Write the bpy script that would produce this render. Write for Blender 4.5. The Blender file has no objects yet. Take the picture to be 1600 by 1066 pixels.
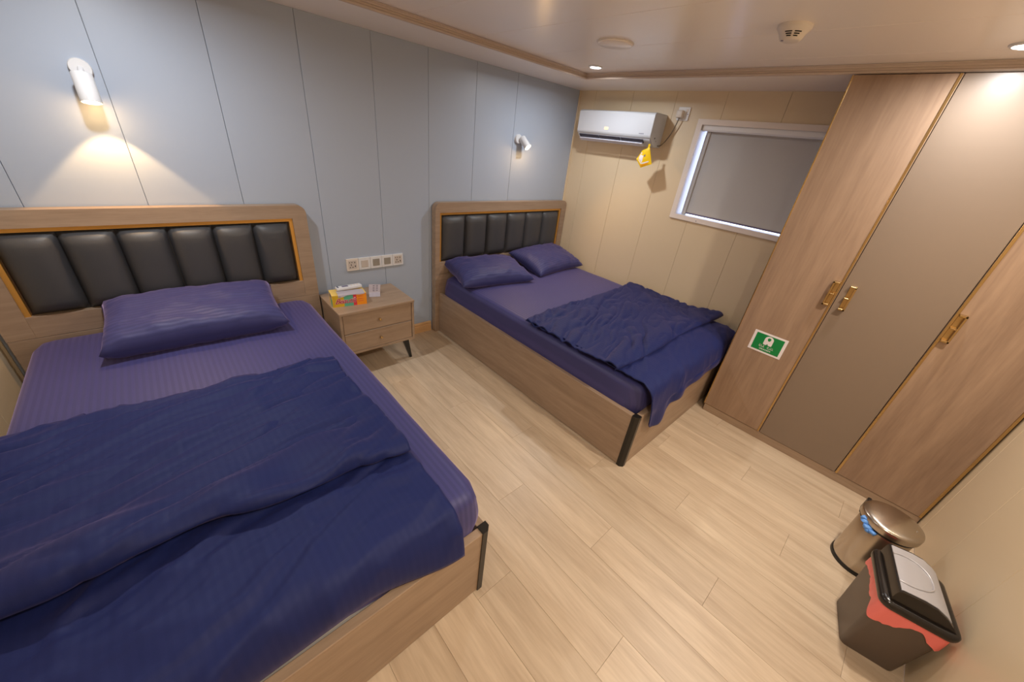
import bpy, bmesh, math, random
import numpy as np
from mathutils import Vector, Matrix, noise
random.seed(7)
C = bpy.context.scene.collection
PI = math.pi

# ------------------------------------------------------------------ camera, world, lights, exposure
sc = bpy.context.scene
sc.view_settings.view_transform = 'Standard'
sc.view_settings.look = 'None'
sc.view_settings.gamma = 1
sc.view_settings.use_curve_mapping = False
sc.view_settings.exposure = 0.47

def make_camera():
    yaw, pitch, roll, f = 0.8012, -0.504, 0.1275, 569.49
    fw = Vector((math.sin(yaw)*math.cos(pitch), math.cos(yaw)*math.cos(pitch), math.sin(pitch)))
    r = Vector((math.cos(yaw), -math.sin(yaw), 0)); u = r.cross(fw)
    r2 = math.cos(roll)*r + math.sin(roll)*u
    u2 = -math.sin(roll)*r + math.cos(roll)*u
    cd = bpy.data.cameras.new('camera'); co = bpy.data.objects.new('camera', cd); C.objects.link(co)
    m = Matrix.Identity(4)
    for i in range(3):
        m[i][0] = r2[i]; m[i][1] = u2[i]; m[i][2] = -fw[i]
    m[0][3], m[1][3], m[2][3] = -3.1846, -2.6817, 1.6318
    co.matrix_world = m
    cd.sensor_fit = 'HORIZONTAL'; cd.sensor_width = 36.0
    cd.lens = f*36.0/1600
    cd.shift_x = -7.97/1600; cd.shift_y = 2.40/1600
    cd.clip_start = 0.02; cd.clip_end = 50
    sc.camera = co
make_camera()

w = bpy.data.worlds.new('world'); sc.world = w; w.use_nodes = True
w.node_tree.nodes['Background'].inputs[0].default_value = (0.62, 0.70, 1.0, 1)
w.node_tree.nodes['Background'].inputs[1].default_value = 5.0

DL_Z = 2.135
COOL, SOFT = (0.94, 0.97, 1.0), (1.0, 0.885, 0.75)
DOWNLIGHTS = [(-0.705, -0.693, 6.3, COOL), (-3.2, -0.66, 7.8, COOL), (-0.735, -2.66, 4.5, COOL), (-1.35, -2.98, 12.0, SOFT), (-2.9, -2.95, 10.5, SOFT)]
def area_disc(name, loc, power, size, col, spread=170):
    l = bpy.data.lights.new(name, 'AREA'); l.shape = 'DISK'; l.size = size; l.energy = power; l.color = col
    l.spread = math.radians(spread)
    o = bpy.data.objects.new(name, l); C.objects.link(o); o.location = loc
    return o
for x, y, p, col in DOWNLIGHTS:
    area_disc('downlight_lamp', (x, y, DL_Z-0.012), p, 0.07, col)
def bulb(name, loc, power, col, r=.015):
    l = bpy.data.lights.new(name, 'POINT'); l.energy = power; l.color = col; l.shadow_soft_size = r
    o = bpy.data.objects.new(name, l); C.objects.link(o); o.location = loc
    return o
def spot(name, loc, direction, power, deg, blend, col, r=0.012):
    l = bpy.data.lights.new(name, 'SPOT'); l.energy = power; l.spot_size = math.radians(deg); l.spot_blend = blend
    l.color = col; l.shadow_soft_size = r
    o = bpy.data.objects.new(name, l); C.objects.link(o); o.location = loc
    o.rotation_euler = Vector(direction).to_track_quat('-Z', 'Y').to_euler()
    return o
WARM = (1.0, 0.60, 0.25)
spot('sconce_lamp', (-3.275, -0.104, 1.556), (0.0, -0.02, -1), 9.0, 84, 0.16, WARM)
bulb('sconce_lamp', (-3.275, -0.100, 1.556), 0.6, WARM)
S2D = Vector((0.12, -0.74, -0.66)).normalized()
S2P = Vector((-0.700, -0.098, 1.590))
spot('sconce_lamp', S2P+S2D*.008, S2D, 8.0, 110, 0.6, WARM)
bulb('sconce_lamp', S2P+S2D*.016, 1.2, WARM)

# ------------------------------------------------------------------ helpers
def lin(r, g, b):
    f = lambda c: (c/255/12.92) if c/255 <= .04045 else ((c/255+.055)/1.055)**2.4
    return (f(r), f(g), f(b), 1)

def mat(name, rgb, rough=.5, metal=0., spec=.5, sheen=0., coat=0., emit=None, estr=0., bump=0., bscale=200.):
    m = bpy.data.materials.new(name); m.use_nodes = True
    nt = m.node_tree; b = nt.nodes['Principled BSDF']
    b.inputs['Base Color'].default_value = lin(*rgb)
    b.inputs['Roughness'].default_value = rough; b.inputs['Metallic'].default_value = metal
    b.inputs['Specular IOR Level'].default_value = spec
    b.inputs['Sheen Weight'].default_value = sheen; b.inputs['Coat Weight'].default_value = coat
    if emit:
        b.inputs['Emission Color'].default_value = lin(*emit); b.inputs['Emission Strength'].default_value = estr
    if bump:
        tc = nt.nodes.new('ShaderNodeTexCoord'); n = nt.nodes.new('ShaderNodeTexNoise'); n.inputs['Scale'].default_value = bscale
        n.inputs['Detail'].default_value = 3
        bp = nt.nodes.new('ShaderNodeBump'); bp.inputs['Strength'].default_value = bump; bp.inputs['Distance'].default_value = .002
        nt.links.new(tc.outputs['Object'], n.inputs['Vector']); nt.links.new(n.outputs['Fac'], bp.inputs['Height'])
        nt.links.new(bp.outputs['Normal'], b.inputs['Normal'])
    return m

def wood(name, c1, c2, axis='z', rough=.45, scale=1.0, contrast=1.0, coat=0., rand=0.):
    m = bpy.data.materials.new(name); m.use_nodes = True
    nt = m.node_tree; N = nt.nodes; L = nt.links; b = N['Principled BSDF']
    tc = N.new('ShaderNodeTexCoord'); mp = N.new('ShaderNodeMapping')
    s = {'x': (1.2, 14, 14), 'y': (14, 1.2, 14), 'z': (14, 14, 1.2)}[axis]
    mp.inputs['Scale'].default_value = [v*scale for v in s]
    L.new(tc.outputs['Object'], mp.inputs['Vector'])
    oi = N.new('ShaderNodeObjectInfo')
    ad = N.new('ShaderNodeVectorMath'); ad.operation = 'ADD'
    mu = N.new('ShaderNodeVectorMath'); mu.operation = 'SCALE'; mu.inputs[0].default_value = (13, 17, 23)
    L.new(oi.outputs['Random'], mu.inputs['Scale']); L.new(mp.outputs[0], ad.inputs[0]); L.new(mu.outputs[0], ad.inputs[1])
    n = N.new('ShaderNodeTexNoise'); n.inputs['Scale'].default_value = 1.0; n.inputs['Detail'].default_value = 6; n.inputs['Roughness'].default_value = .62
    n.inputs['Distortion'].default_value = .6
    L.new(ad.outputs[0], n.inputs['Vector'])
    n2 = N.new('ShaderNodeTexNoise'); n2.inputs['Scale'].default_value = 7.0; n2.inputs['Detail'].default_value = 2
    L.new(ad.outputs[0], n2.inputs['Vector'])
    mx = N.new('ShaderNodeMath'); mx.operation = 'MULTIPLY_ADD'; mx.inputs[1].default_value = .3
    L.new(n2.outputs['Fac'], mx.inputs[0]); L.new(n.outputs['Fac'], mx.inputs[2])
    r = N.new('ShaderNodeMapRange'); r.inputs['From Min'].default_value = .65-.22/contrast; r.inputs['From Max'].default_value = .65+.22/contrast
    L.new(mx.outputs[0], r.inputs['Value'])
    mix = N.new('ShaderNodeMix'); mix.data_type = 'RGBA'
    mix.inputs['A'].default_value = lin(*c1); mix.inputs['B'].default_value = lin(*c2)
    L.new(r.outputs[0], mix.inputs['Factor'])
    out = mix.outputs['Result']
    if rand:
        hv = N.new('ShaderNodeHueSaturation')
        mr = N.new('ShaderNodeMapRange'); mr.inputs['To Min'].default_value = 1-rand; mr.inputs['To Max'].default_value = 1+rand
        L.new(oi.outputs['Random'], mr.inputs['Value']); L.new(mr.outputs[0], hv.inputs['Value']); L.new(out, hv.inputs['Color'])
        out = hv.outputs[0]
    L.new(out, b.inputs['Base Color'])
    b.inputs['Roughness'].default_value = rough; b.inputs['Coat Weight'].default_value = coat; b.inputs['Coat Roughness'].default_value = .25
    bp = N.new('ShaderNodeBump'); bp.inputs['Strength'].default_value = .08; bp.inputs['Distance'].default_value = .002
    L.new(mx.outputs[0], bp.inputs['Height']); L.new(bp.outputs['Normal'], b.inputs['Normal'])
    return m

def fabric(name, c1, c2, period=.022, axis=0, rough=.55, sheen=.25, spec=.35, uv=False, dr=.09):
    """satin-stripe cotton: alternate stripes differ in weave (roughness) and a little in tone"""
    m = bpy.data.materials.new(name); m.use_nodes = True
    nt = m.node_tree; N = nt.nodes; L = nt.links; b = N['Principled BSDF']
    if uv:
        src = N.new('ShaderNodeUVMap').outputs[0]
    else:
        src = N.new('ShaderNodeTexCoord').outputs['Object']
    sp = N.new('ShaderNodeSeparateXYZ'); L.new(src, sp.inputs[0])
    mu = N.new('ShaderNodeMath'); mu.operation = 'MULTIPLY'; mu.inputs[1].default_value = 2*PI/period
    L.new(sp.outputs[axis], mu.inputs[0])
    sn = N.new('ShaderNodeMath'); sn.operation = 'SINE'; L.new(mu.outputs[0], sn.inputs[0])
    mr = N.new('ShaderNodeMapRange'); mr.inputs['From Min'].default_value = -.5; mr.inputs['From Max'].default_value = .5
    mr.interpolation_type = 'SMOOTHSTEP'
    L.new(sn.outputs[0], mr.inputs['Value'])
    mix = N.new('ShaderNodeMix'); mix.data_type = 'RGBA'; mix.inputs['A'].default_value = lin(*c1); mix.inputs['B'].default_value = lin(*c2)
    L.new(mr.outputs[0], mix.inputs['Factor']); L.new(mix.outputs['Result'], b.inputs['Base Color'])
    rr = N.new('ShaderNodeMapRange'); rr.inputs['To Min'].default_value = rough+dr; rr.inputs['To Max'].default_value = rough-dr
    L.new(mr.outputs[0], rr.inputs['Value']); L.new(rr.outputs[0], b.inputs['Roughness'])
    b.inputs['Sheen Weight'].default_value = sheen; b.inputs['Sheen Tint'].default_value = lin(190, 170, 220); b.inputs['Sheen Roughness'].default_value = .4
    b.inputs['Specular IOR Level'].default_value = spec
    tc = N.new('ShaderNodeTexCoord'); n = N.new('ShaderNodeTexNoise'); n.inputs['Scale'].default_value = 700; n.inputs['Detail'].default_value = 1
    L.new(tc.outputs['Object'], n.inputs['Vector'])
    bp = N.new('ShaderNodeBump'); bp.inputs['Strength'].default_value = .15; bp.inputs['Distance'].default_value = .001
    L.new(n.outputs['Fac'], bp.inputs['Height']); L.new(bp.outputs['Normal'], b.inputs['Normal'])
    return m

M = {}
M['grey_wall'] = mat('grey_wall_panel', (171, 182, 199), .42, bump=.05, bscale=400)
M['beige_wall'] = mat('beige_wall_panel', (222, 203, 172), .42, bump=.05, bscale=400)
M['joint'] = mat('dark_joint', (140, 140, 142), .8)
M['joint_beige'] = mat('tan_joint', (140, 118, 92), .8)
M['ceil'] = mat('ceiling_panel', (249, 240, 233), .28, bump=.03, bscale=30)
M['cornice'] = mat('cornice', (200, 182, 168), .45)
M['white'] = mat('white_plastic', (222, 223, 226), .4)
M['white_frame'] = mat('white_window_frame', (235, 225, 218), .35)
M['ac_white'] = mat('air_conditioner_white', (202, 206, 214), .42)
M['gloss_white'] = mat('gloss_white_plastic', (240, 242, 246), .12)
M['offwhite'] = mat('off_white_plastic', (225, 215, 205), .4)
M['floor'] = wood('light_plank', (176, 153, 127), (214, 194, 167), 'y', .4, 1.0, .85, rand=.045)
M['floor_base'] = mat('floor_base', (170, 146, 120), .8)
M['bedwood_x'] = wood('taupe_wood_across', (148, 125, 104), (172, 148, 125), 'x', .42, 1.6)
M['bedwood_y'] = wood('taupe_wood_along', (148, 125, 104), (172, 148, 125), 'y', .42, 1.6)
M['bedwood_z'] = wood('taupe_wood_upright', (148, 125, 104), (172, 148, 125), 'z', .42, 1.6)
M['door_wood'] = wood('wardrobe_wood', (138, 112, 92), (166, 138, 114), 'z', .36, .9)
M['door_plain'] = mat('wardrobe_plain_door', (132, 114, 98), .36)
M['gold'] = mat('gold_trim', (196, 164, 112), .25, .95)
M['gold_bright'] = mat('gold_inlay', (224, 168, 84), .35, .6)
M['leather'] = mat('black_leather', (66, 66, 69), .46, bump=.25, bscale=350)
M['black'] = mat('black_plastic', (28, 26, 25), .35)
M['black_metal'] = mat('black_corner_metal', (38, 34, 30), .35, .2)
M['sheet'] = fabric('navy_sheet', (55, 55, 107), (61, 60, 116), .022, 0, .55, .48, .55, dr=.06)
M['duvet'] = fabric('navy_duvet', (22, 34, 88), (23, 35, 90), .022, 0, .64, .18, .3, uv=True, dr=.02)
M['pillowcase'] = fabric('navy_pillowcase', (50, 52, 101), (56, 58, 110), .022, 1, .6, .48, .4, uv=True, dr=.06)
M['mattress'] = mat('white_mattress', (225, 220, 212), .8)
M['steel'] = mat('brushed_steel', (192, 182, 170), .24, 1.0)
M['bin_grey'] = mat('bin_body', (94, 82, 74), .42)
M['bin_lid'] = mat('bin_black_lid', (34, 30, 28), .18)
M['silver'] = mat('silver_flap', (176, 174, 178), .28, .25)
M['liner'] = mat('red_liner', (248, 128, 122), .4)
M['blue_bag'] = mat('blue_bag', (96, 150, 222), .4)
M['purple_bag'] = mat('dark_purple_bag', (62, 34, 70), .4)
M['green'] = mat('sign_green', (0, 128, 62), .4)
M['sign_white'] = mat('sign_white', (232, 224, 226), .4)
M['paper'] = mat('paper', (232, 226, 236), .6)
M['ink'] = mat('ink', (110, 105, 130), .6)
M['yellow'] = mat('yellow_packet', (238, 196, 10), .3)
M['orange'] = mat('orange_print', (240, 150, 28), .4)
M['teal'] = mat('teal_print', (92, 178, 150), .45)
M['mustard'] = mat('mustard_print', (214, 176, 40), .45)
M['pale_yellow'] = mat('pale_yellow_print', (240, 206, 110), .45)
M['red'] = mat('red_print', (214, 56, 72), .45)
M['crimson'] = mat('crimson_print', (176, 22, 76), .45)
M['pink_white'] = mat('pink_white_print', (250, 222, 226), .45)
M['screen'] = mat('grey_screen', (110, 104, 130), .3)
M['navy_print'] = mat('navy_print', (34, 34, 84), .4)
M['switch_grey'] = mat('switch_face', (150, 144, 134), .35)
M['switch_light'] = mat('switch_face_light', (200, 190, 182), .35)
M['hole'] = mat('socket_hole', (22, 20, 20), .7)
M['vent'] = mat('dark_vent', (62, 60, 74), .5)
M['vane'] = mat('air_vane', (214, 216, 232), .25)
M['cord'] = mat('grey_cord', (120, 108, 92), .5)
M['blind'] = mat('grey_blind', (188, 187, 188), .5, bump=.1, bscale=900)
M['glow_cool'] = mat('downlight_glow', (255, 255, 255), .5, emit=(255, 250, 245), estr=14)
M['glow_warm'] = mat('sconce_glow', (255, 255, 255), .5, emit=(255, 214, 150), estr=18)
M['display'] = mat('lit_display', (255, 200, 150), .5, emit=(255, 190, 130), estr=1.3)
M['base_wood'] = wood('baseboard_wood', (192, 150, 104), (214, 172, 124), 'x', .4, 1.4)
M['bright_metal'] = mat('bright_metal', (210, 208, 204), .2, .9)
def glass():
    m = bpy.data.materials.new('window_glass'); m.use_nodes = True
    b = m.node_tree.nodes['Principled BSDF']
    b.inputs['Transmission Weight'].default_value = 1; b.inputs['Roughness'].default_value = 0; b.inputs['IOR'].default_value = 1.45
    return m
M['glass'] = glass()

def add_box(bm, a, b, bev=0., seg=1):
    x0, x1 = sorted((a[0], b[0])); y0, y1 = sorted((a[1], b[1])); z0, z1 = sorted((a[2], b[2]))
    vs = [bm.verts.new(p) for p in ((x0,y0,z0),(x1,y0,z0),(x1,y1,z0),(x0,y1,z0),(x0,y0,z1),(x1,y0,z1),(x1,y1,z1),(x0,y1,z1))]
    fs = [bm.faces.new([vs[i] for i in f]) for f in ((3,2,1,0),(4,5,6,7),(0,1,5,4),(1,2,6,5),(2,3,7,6),(3,0,4,7))]
    if bev:
        es = list({e for f in fs for e in f.edges})
        bmesh.ops.bevel(bm, geom=es, offset=bev, segments=seg, profile=.5, affect='EDGES', clamp_overlap=True)
    return vs
def box(a, b, bev=0., seg=1):
    bm = bmesh.new(); add_box(bm, a, b, bev, seg); return bm
def add_prism(bm, pts, vec):
    """closed polygon (list of 3-D points) extruded along vec"""
    v = Vector(vec)
    lo = [bm.verts.new(p) for p in pts]; hi = [bm.verts.new(Vector(p)+v) for p in pts]
    n = len(pts)
    bm.faces.new(lo); bm.faces.new(hi[::-1])
    for i in range(n):
        bm.faces.new((lo[(i+1) % n], lo[i], hi[i], hi[(i+1) % n]))
def frame_of(d):
    d = Vector(d).normalized()
    a = Vector((0,0,1)) if abs(d.z) < .9 else Vector((1,0,0))
    u = d.cross(a).normalized(); return u, d.cross(u).normalized()
def add_lathe(bm, o, axis, prof, n=24, cap0=True, cap1=True):
    """profile of (distance along axis, radius)"""
    o = Vector(o); d = Vector(axis).normalized(); u, v = frame_of(d)
    rings = []
    for t, r in prof:
        rings.append([bm.verts.new(o+d*t+(u*math.cos(2*PI*k/n)+v*math.sin(2*PI*k/n))*max(r, 1e-5)) for k in range(n)])
    for a, b in zip(rings, rings[1:]):
        for k in range(n):
            bm.faces.new((a[k], a[(k+1) % n], b[(k+1) % n], b[k]))
    if cap0: bm.faces.new(rings[0][::-1])
    if cap1: bm.faces.new(rings[-1])
def lathe(o, axis, prof, n=24, **k):
    bm = bmesh.new(); add_lathe(bm, o, axis, prof, n, **k); return bm
def add_tube(bm, pts, r, n=8):
    pts = [Vector(p) for p in pts]; rings = []
    u = None
    for i, p in enumerate(pts):
        d = (pts[min(i+1, len(pts)-1)]-pts[max(i-1, 0)]).normalized()
        if u is None: u, _ = frame_of(d)
        u = (u-d*u.dot(d)).normalized(); v = d.cross(u)
        rings.append([bm.verts.new(p+(u*math.cos(2*PI*k/n)+v*math.sin(2*PI*k/n))*r) for k in range(n)])
    for a, b in zip(rings, rings[1:]):
        for k in range(n): bm.faces.new((a[k], a[(k+1) % n], b[(k+1) % n], b[k]))
    bm.faces.new(rings[0][::-1]); bm.faces.new(rings[-1])
def tube(pts, r, n=8):
    bm = bmesh.new(); add_tube(bm, pts, r, n); return bm
def add_grid(bm, P, close_u=False):
    """P: array rows x cols x 3"""
    R = [[bm.verts.new(tuple(p)) for p in row] for row in P]
    for i in range(len(R)-1):
        for j in range(len(R[0])-1):
            bm.faces.new((R[i][j], R[i][j+1], R[i+1][j+1], R[i+1][j]))
    return R

def wloc(o):
    v = Vector((0,0,0))
    while o is not None:
        v += o.location; o = o.parent
    return v
def obj(name, bm, m, parent=None, smooth=None, fix=True):
    """link a bmesh given in world coordinates as one mesh object; origin at the base of its box"""
    if fix: bmesh.ops.recalc_face_normals(bm, faces=bm.faces)
    lo = Vector([min(v.co[i] for v in bm.verts) for i in range(3)]); hi = Vector([max(v.co[i] for v in bm.verts) for i in range(3)])
    org = Vector(((lo.x+hi.x)/2, (lo.y+hi.y)/2, lo.z))
    for v in bm.verts: v.co -= org
    me = bpy.data.meshes.new(name)
    if smooth is not None:
        for f in bm.faces: f.smooth = True
        for e in bm.edges:
            if len(e.link_faces) == 2 and e.calc_face_angle(0) > math.radians(smooth): e.smooth = False
    bm.to_mesh(me); bm.free()
    for mm in (m if isinstance(m, (list, tuple)) else [m]):
        me.materials.append(mm)
    o = bpy.data.objects.new(name, me); C.objects.link(o)
    if parent is not None:
        o.parent = parent; o.location = org - wloc(parent)
    else:
        o.location = org
    return o
def tag(o, label, cat, group=None):
    o['label'] = label; o['category'] = cat
    if group: o['group'] = group
    return o
def thing(name, label, cat, loc, group=None):
    o = bpy.data.objects.new(name, None); o.empty_display_size = .05; C.objects.link(o); o.location = loc
    return tag(o, label, cat, group)
def struct(name, bm, m, parent=None, smooth=None):
    o = obj(name, bm, m, parent, smooth)
    if parent is None: o['kind'] = 'structure'
    return o
def sempty(name, loc=(0,0,0)):
    o = bpy.data.objects.new(name, None); C.objects.link(o); o.location = loc; o['kind'] = 'structure'; return o
def part_label(o, label): o['label'] = label; return o
def text_bm(body, size, mw, extrude=.0004, shear=0., bold=0., align='CENTER', spacing=1.0):
    cu = bpy.data.curves.new('lettering', 'FONT'); cu.body = body; cu.size = size; cu.extrude = extrude; cu.shear = shear; cu.offset = bold
    cu.align_x = align; cu.align_y = 'CENTER'; cu.space_character = spacing; cu.resolution_u = 3
    o = bpy.data.objects.new('lettering', cu); C.objects.link(o)
    dg = bpy.context.evaluated_depsgraph_get()
    me = bpy.data.meshes.new_from_object(o.evaluated_get(dg))
    bpy.data.objects.remove(o); bpy.data.curves.remove(cu)
    bm = bmesh.new(); bm.from_mesh(me); bpy.data.meshes.remove(me)
    bmesh.ops.transform(bm, matrix=mw, verts=bm.verts)
    return bm
def basis(o, ex, ey, ez):
    m = Matrix.Identity(4)
    for i in range(3):
        m[i][0], m[i][1], m[i][2], m[i][3] = ex[i], ey[i], ez[i], o[i]
    return m

# ------------------------------------------------------------------ room
H = 2.10; ZC = 2.135; XL = -3.90; YF = -3.372
T = .012      # wall panel thickness
# floor
fl = struct('floor', box((XL-.1, YF-.1, -.08), (.1, .1, -.012)), M['floor_base'])
pw, plen = .18, 1.22
pm = None
k = 0
x = XL
while x < 0:
    x1 = min(x+pw, 0.0)
    y = 0.0; off = -((k*0.43) % 1.0)*plen
    y0 = off*1.0
    cuts = [0.0]
    yy = -(((k*0.377) % 1.0)*plen + .12)
    while yy > YF:
        cuts.append(yy); yy -= plen
    if cuts[-1]-YF < .1 and len(cuts) > 1: cuts.pop()
    cuts.append(YF)
    for a, b in zip(cuts, cuts[1:]):
        bm = bmesh.new(); g = .0003
        add_box(bm, (x+g, b+g, -.012), (x1-g, a-g, 0), 0)
        top = [e for e in bm.edges if all(v.co.z > -.001 for v in e.verts)]
        bmesh.ops.bevel(bm, geom=top, offset=.0006, segments=1, affect='EDGES')
        obj('floor_plank', bm, M['floor'], fl)
    x = x1; k += 1

def panel_wall(name, panel, m, along, s0, s1, seams, plane, nrm, z0, z1, holes=()):
    """backing board plus tongue panels with recessed joints. along 'x' or 'y'; nrm +1/-1: room side of the plane"""
    back = bmesh.new()
    def P(s, d, z):
        return (s, plane+d, z) if along == 'x' else (plane+d, s, z)
    def slab(bm, a, b, c, d, t0, t1, bev=0):
        add_box(bm, P(a, t0, c), P(b, t1, d), bev)
    rects = []
    if holes:
        ha, hb, hc, hd = holes
        rects = [(s0, ha, z0, z1), (hb, s1, z0, z1), (ha, hb, z0, hc), (ha, hb, hd, z1)]
    else:
        rects = [(s0, s1, z0, z1)]
    for a, b, c, d in rects: slab(back, a, b, c, d, -nrm*.05, -nrm*T)
    wl = struct(name, back, M['joint'] if along == 'x' and nrm < 0 else M['joint_beige'])
    edges = [s0]+sorted(seams)+[s1]
    for a, b in zip(edges, edges[1:]):
        g = .0009
        bm = bmesh.new()
        cells = []
        if holes and b > ha and a < hb:
            if a < ha-.002: cells.append((a+g, ha, z0, z1))
            if b > hb+.002: cells.append((hb, b-g, z0, z1))
            m0, m1 = max(a+g, ha), min(b-g, hb)
            cells += [(m0, m1, z0, hc), (m0, m1, hd, z1)]
        else:
            cells = [(a+g, b-g, z0, z1)]
        for q in cells: slab(bm, q[0], q[1], q[2], q[3], -nrm*(T+.0005), 0, 0 if len(cells) > 1 else .0012)
        obj(panel, bm, m, wl)
    return wl

gs = [-3.617, -3.2165, -2.814, -2.404, -1.996, -1.608, -1.2006, -.7885]
panel_wall('wall_back', 'wall_panel', M['grey_wall'], 'x', XL-.05, .05, gs, 0.0, -1, 0, H)
WY0, WY1, WZ0, WZ1 = -2.06, -1.245, 1.243, 1.892
panel_wall('wall_right', 'wall_panel', M['beige_wall'], 'y', YF-.05, -.0005, [-.19, -.582, -.976, -1.36, -1.759, -2.15, -2.54, -2.93], 0.0, -1, 0, H, (WY0, WY1, WZ0, WZ1))
panel_wall('wall_front', 'wall_panel', M['beige_wall'], 'x', XL-.05, .05, [-.594+0, -1.006, -1.418, -1.83, -2.242, -2.654, -3.066, -3.478], YF, 1, 0, ZC)
panel_wall('wall_left', 'wall_panel', M['beige_wall'], 'y', YF, -.0005, [-.4, -.8, -1.2, -1.6, -2., -2.4, -2.8], XL, 1, 0, ZC)
# ceiling: raised strips over the room, lower border along two walls
ce = struct('ceiling', box((XL-.1, YF-.1, ZC+.012), (.1, .1, ZC+.06)), M['joint'])
cs = [XL-.05]+[-3.51, -3.1, -2.69, -2.28, -1.97, -1.557, -1.107, -.68]+[-.05]
for a, b in zip(cs, cs[1:]):
    obj('ceiling_panel', box((a+.001, YF-.05, ZC), (b-.001, -.05, ZC+.013), .0012), M['ceil'], ce)
SY, SX = -.455, -.50
so = bmesh.new()
add_box(so, (XL-.05, SY, H), (.05, .05, ZC+.012)); add_box(so, (SX, YF-.05, H), (.05, SY, ZC+.012))
struct('trim_1', so, M['ceil'])
def sweep_L(prof):
    """moulding profile [(out, z)] swept along the border edge with a mitre at the corner"""
    bm = bmesh.new()
    stations = [lambda o: (XL-.05, SY-o), lambda o: (SX-o, SY-o), lambda o: (SX-o, YF-.02)]
    R = [[bm.verts.new((*f(o), z)) for o, z in prof] for f in stations]
    n = len(prof)
    for a, b in zip(R, R[1:]):
        for i in range(n): bm.faces.new((a[i], a[(i+1) % n], b[(i+1) % n], b[i]))
    bm.faces.new(R[0]); bm.faces.new(R[-1][::-1])
    return bm
struct('trim_2', sweep_L([(0, H-.004), (.006, H-.004), (.010, H), (.010, H+.006), (.006, H+.009), (.003, H+.010), (.003, H+.018), (.008, H+.020), (.008, H+.027), (.014, H+.031), (.016, ZC-.001), (0, ZC-.001)]), M['cornice'])
# corner strip and baseboards
struct('trim_3', box((-.012, -.012, 0), (0, 0, H), .002), M['beige_wall'])
struct('trim_4', box((XL, -.012, 0), (XL+.012, 0, H), .002), M['beige_wall'])
def baseboard(name, x0, x1):
    bm = bmesh.new()
    prof = [(0, 0), (-.016, 0), (-.016, .060), (-.011, .064), (-.011, .070), (-.013, .073), (-.011, .085), (-.006, .092), (0, .092)]
    add_prism(bm, [(x0, y, z) for y, z in prof], (x1-x0, 0, 0))
    struct(name, bm, M['base_wood'])
baseboard('baseboard_back', -2.50, -1.60)

# ------------------------------------------------------------------ window
wd = sempty('window_1', (0.0, (WY0+WY1)/2, WZ0))
FO = .040
bm = bmesh.new()
y0, y1, z0, z1 = WY0-FO, WY1+FO, WZ0-.035, WZ1+.032
add_box(bm, (-.014, y0, z1-.036), (.0, y1, z1)); add_box(bm, (-.014, y0, z0), (.0, y1, z0+.036))
add_box(bm, (-.014, y1-FO, z0+.036), (0, y1, z1-.036)); add_box(bm, (-.014, y0, z0+.036), (0, y0+FO, z1-.036))
obj('window_frame', bm, M['white_frame'], wd)
bm = bmesh.new(); D = .12
add_box(bm, (.0002, WY1-.0005, WZ0), (D, WY1+.012, WZ1)); add_box(bm, (.0002, WY0-.012, WZ0), (D, WY0+.0005, WZ1))
add_box(bm, (.0002, WY0+.0006, WZ1-.0005), (D, WY1-.0006, WZ1+.012)); add_box(bm, (.0002, WY0+.0006, WZ0-.012), (D, WY1-.0006, WZ0+.0005))
obj('window_lining', bm, M['white'], wd)
bm = bmesh.new()
add_prism(bm, [(.004, WY0+.004, WZ1-.003), (.002, WY0+.004, WZ1-.034), (.010, WY0+.004, WZ1-.044), (.075, WY0+.004, WZ1-.044), (.075, WY0+.004, WZ1-.003)], (0, WY1-WY0-.008, 0))
obj('blind_cassette', bm, M['gloss_white'], wd)
bm = bmesh.new(); add_box(bm, (.046, WY0+.02, WZ0+.022), (.0475, WY1-.062, WZ1-.044))
bl = obj('roller_blind', bm, M['blind'], wd); part_label(bl, 'grey roller blind pulled down')
bm = bmesh.new(); add_box(bm, (.040, WY0+.02, WZ0+.011), (.054, WY1-.062, WZ0+.023), .003)
obj('blind_bar', bm, M['screen'], bl)
bm = bmesh.new(); add_box(bm, (.036, WY1-.062, WZ0+.002), (.058, WY1-.030, WZ1-.044), .002); add_box(bm, (.036, WY0+.004, WZ0+.002), (.058, WY0+.02, WZ1-.044), .002)
obj('blind_guide', bm, M['blind'], wd)
obj('window_pane', box((.098, WY0, WZ0), (.104, WY1, WZ1)), M['glass'], wd)
bm = lathe((-.0141, -1.435, z0+.014), (-1, 0, 0), [(0, .004), (.0015, .003)], 10)
obj('screw', bm, M['screen'], wd)

# ------------------------------------------------------------------ ceiling fittings
def downlight(x, y, label):
    t = thing('downlight', label, 'ceiling light', (x, y, ZC-.008), 'recessed ceiling downlights')
    bm = bmesh.new(); add_lathe(bm, (x, y, ZC), (0, 0, -1), [(0, .050), (.004, .049), (.007, .044), (.008, .039), (.004, .037), (.002, .036)], 32, cap0=False, cap1=False)
    obj('ring', bm, M['white'], t, 50)
    obj('lens', lathe((x, y, ZC-.002), (0, 0, -1), [(0, .0365), (.003, .036), (.004, .030)], 32), M['glow_cool'], t, 50)
    return t
downlight(DOWNLIGHTS[0][0], DOWNLIGHTS[0][1], 'bright white ceiling downlight near the corner by the air conditioner')
downlight(DOWNLIGHTS[2][0], DOWNLIGHTS[2][1], 'white ceiling downlight above the wardrobe at the right picture edge')
DISC = (-1.19, -1.185)
t = thing('ceiling_cover_disc', 'flat round white ceiling disc between the corner downlight and the smoke detector', 'ceiling cover', (*DISC, ZC-.012))
obj('cover_plate', lathe((*DISC, ZC), (0, 0, -1), [(0, .093), (.006, .093), (.010, .090), (.012, .084), (.012, .004)], 40), M['ceil'], t, 40)
obj('cover_rim', lathe((*DISC, ZC), (0, 0, -1), [(0, .098), (.003, .098), (.004, .093)], 40, cap1=False, cap0=False), M['offwhite'], t, 40)
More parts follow.
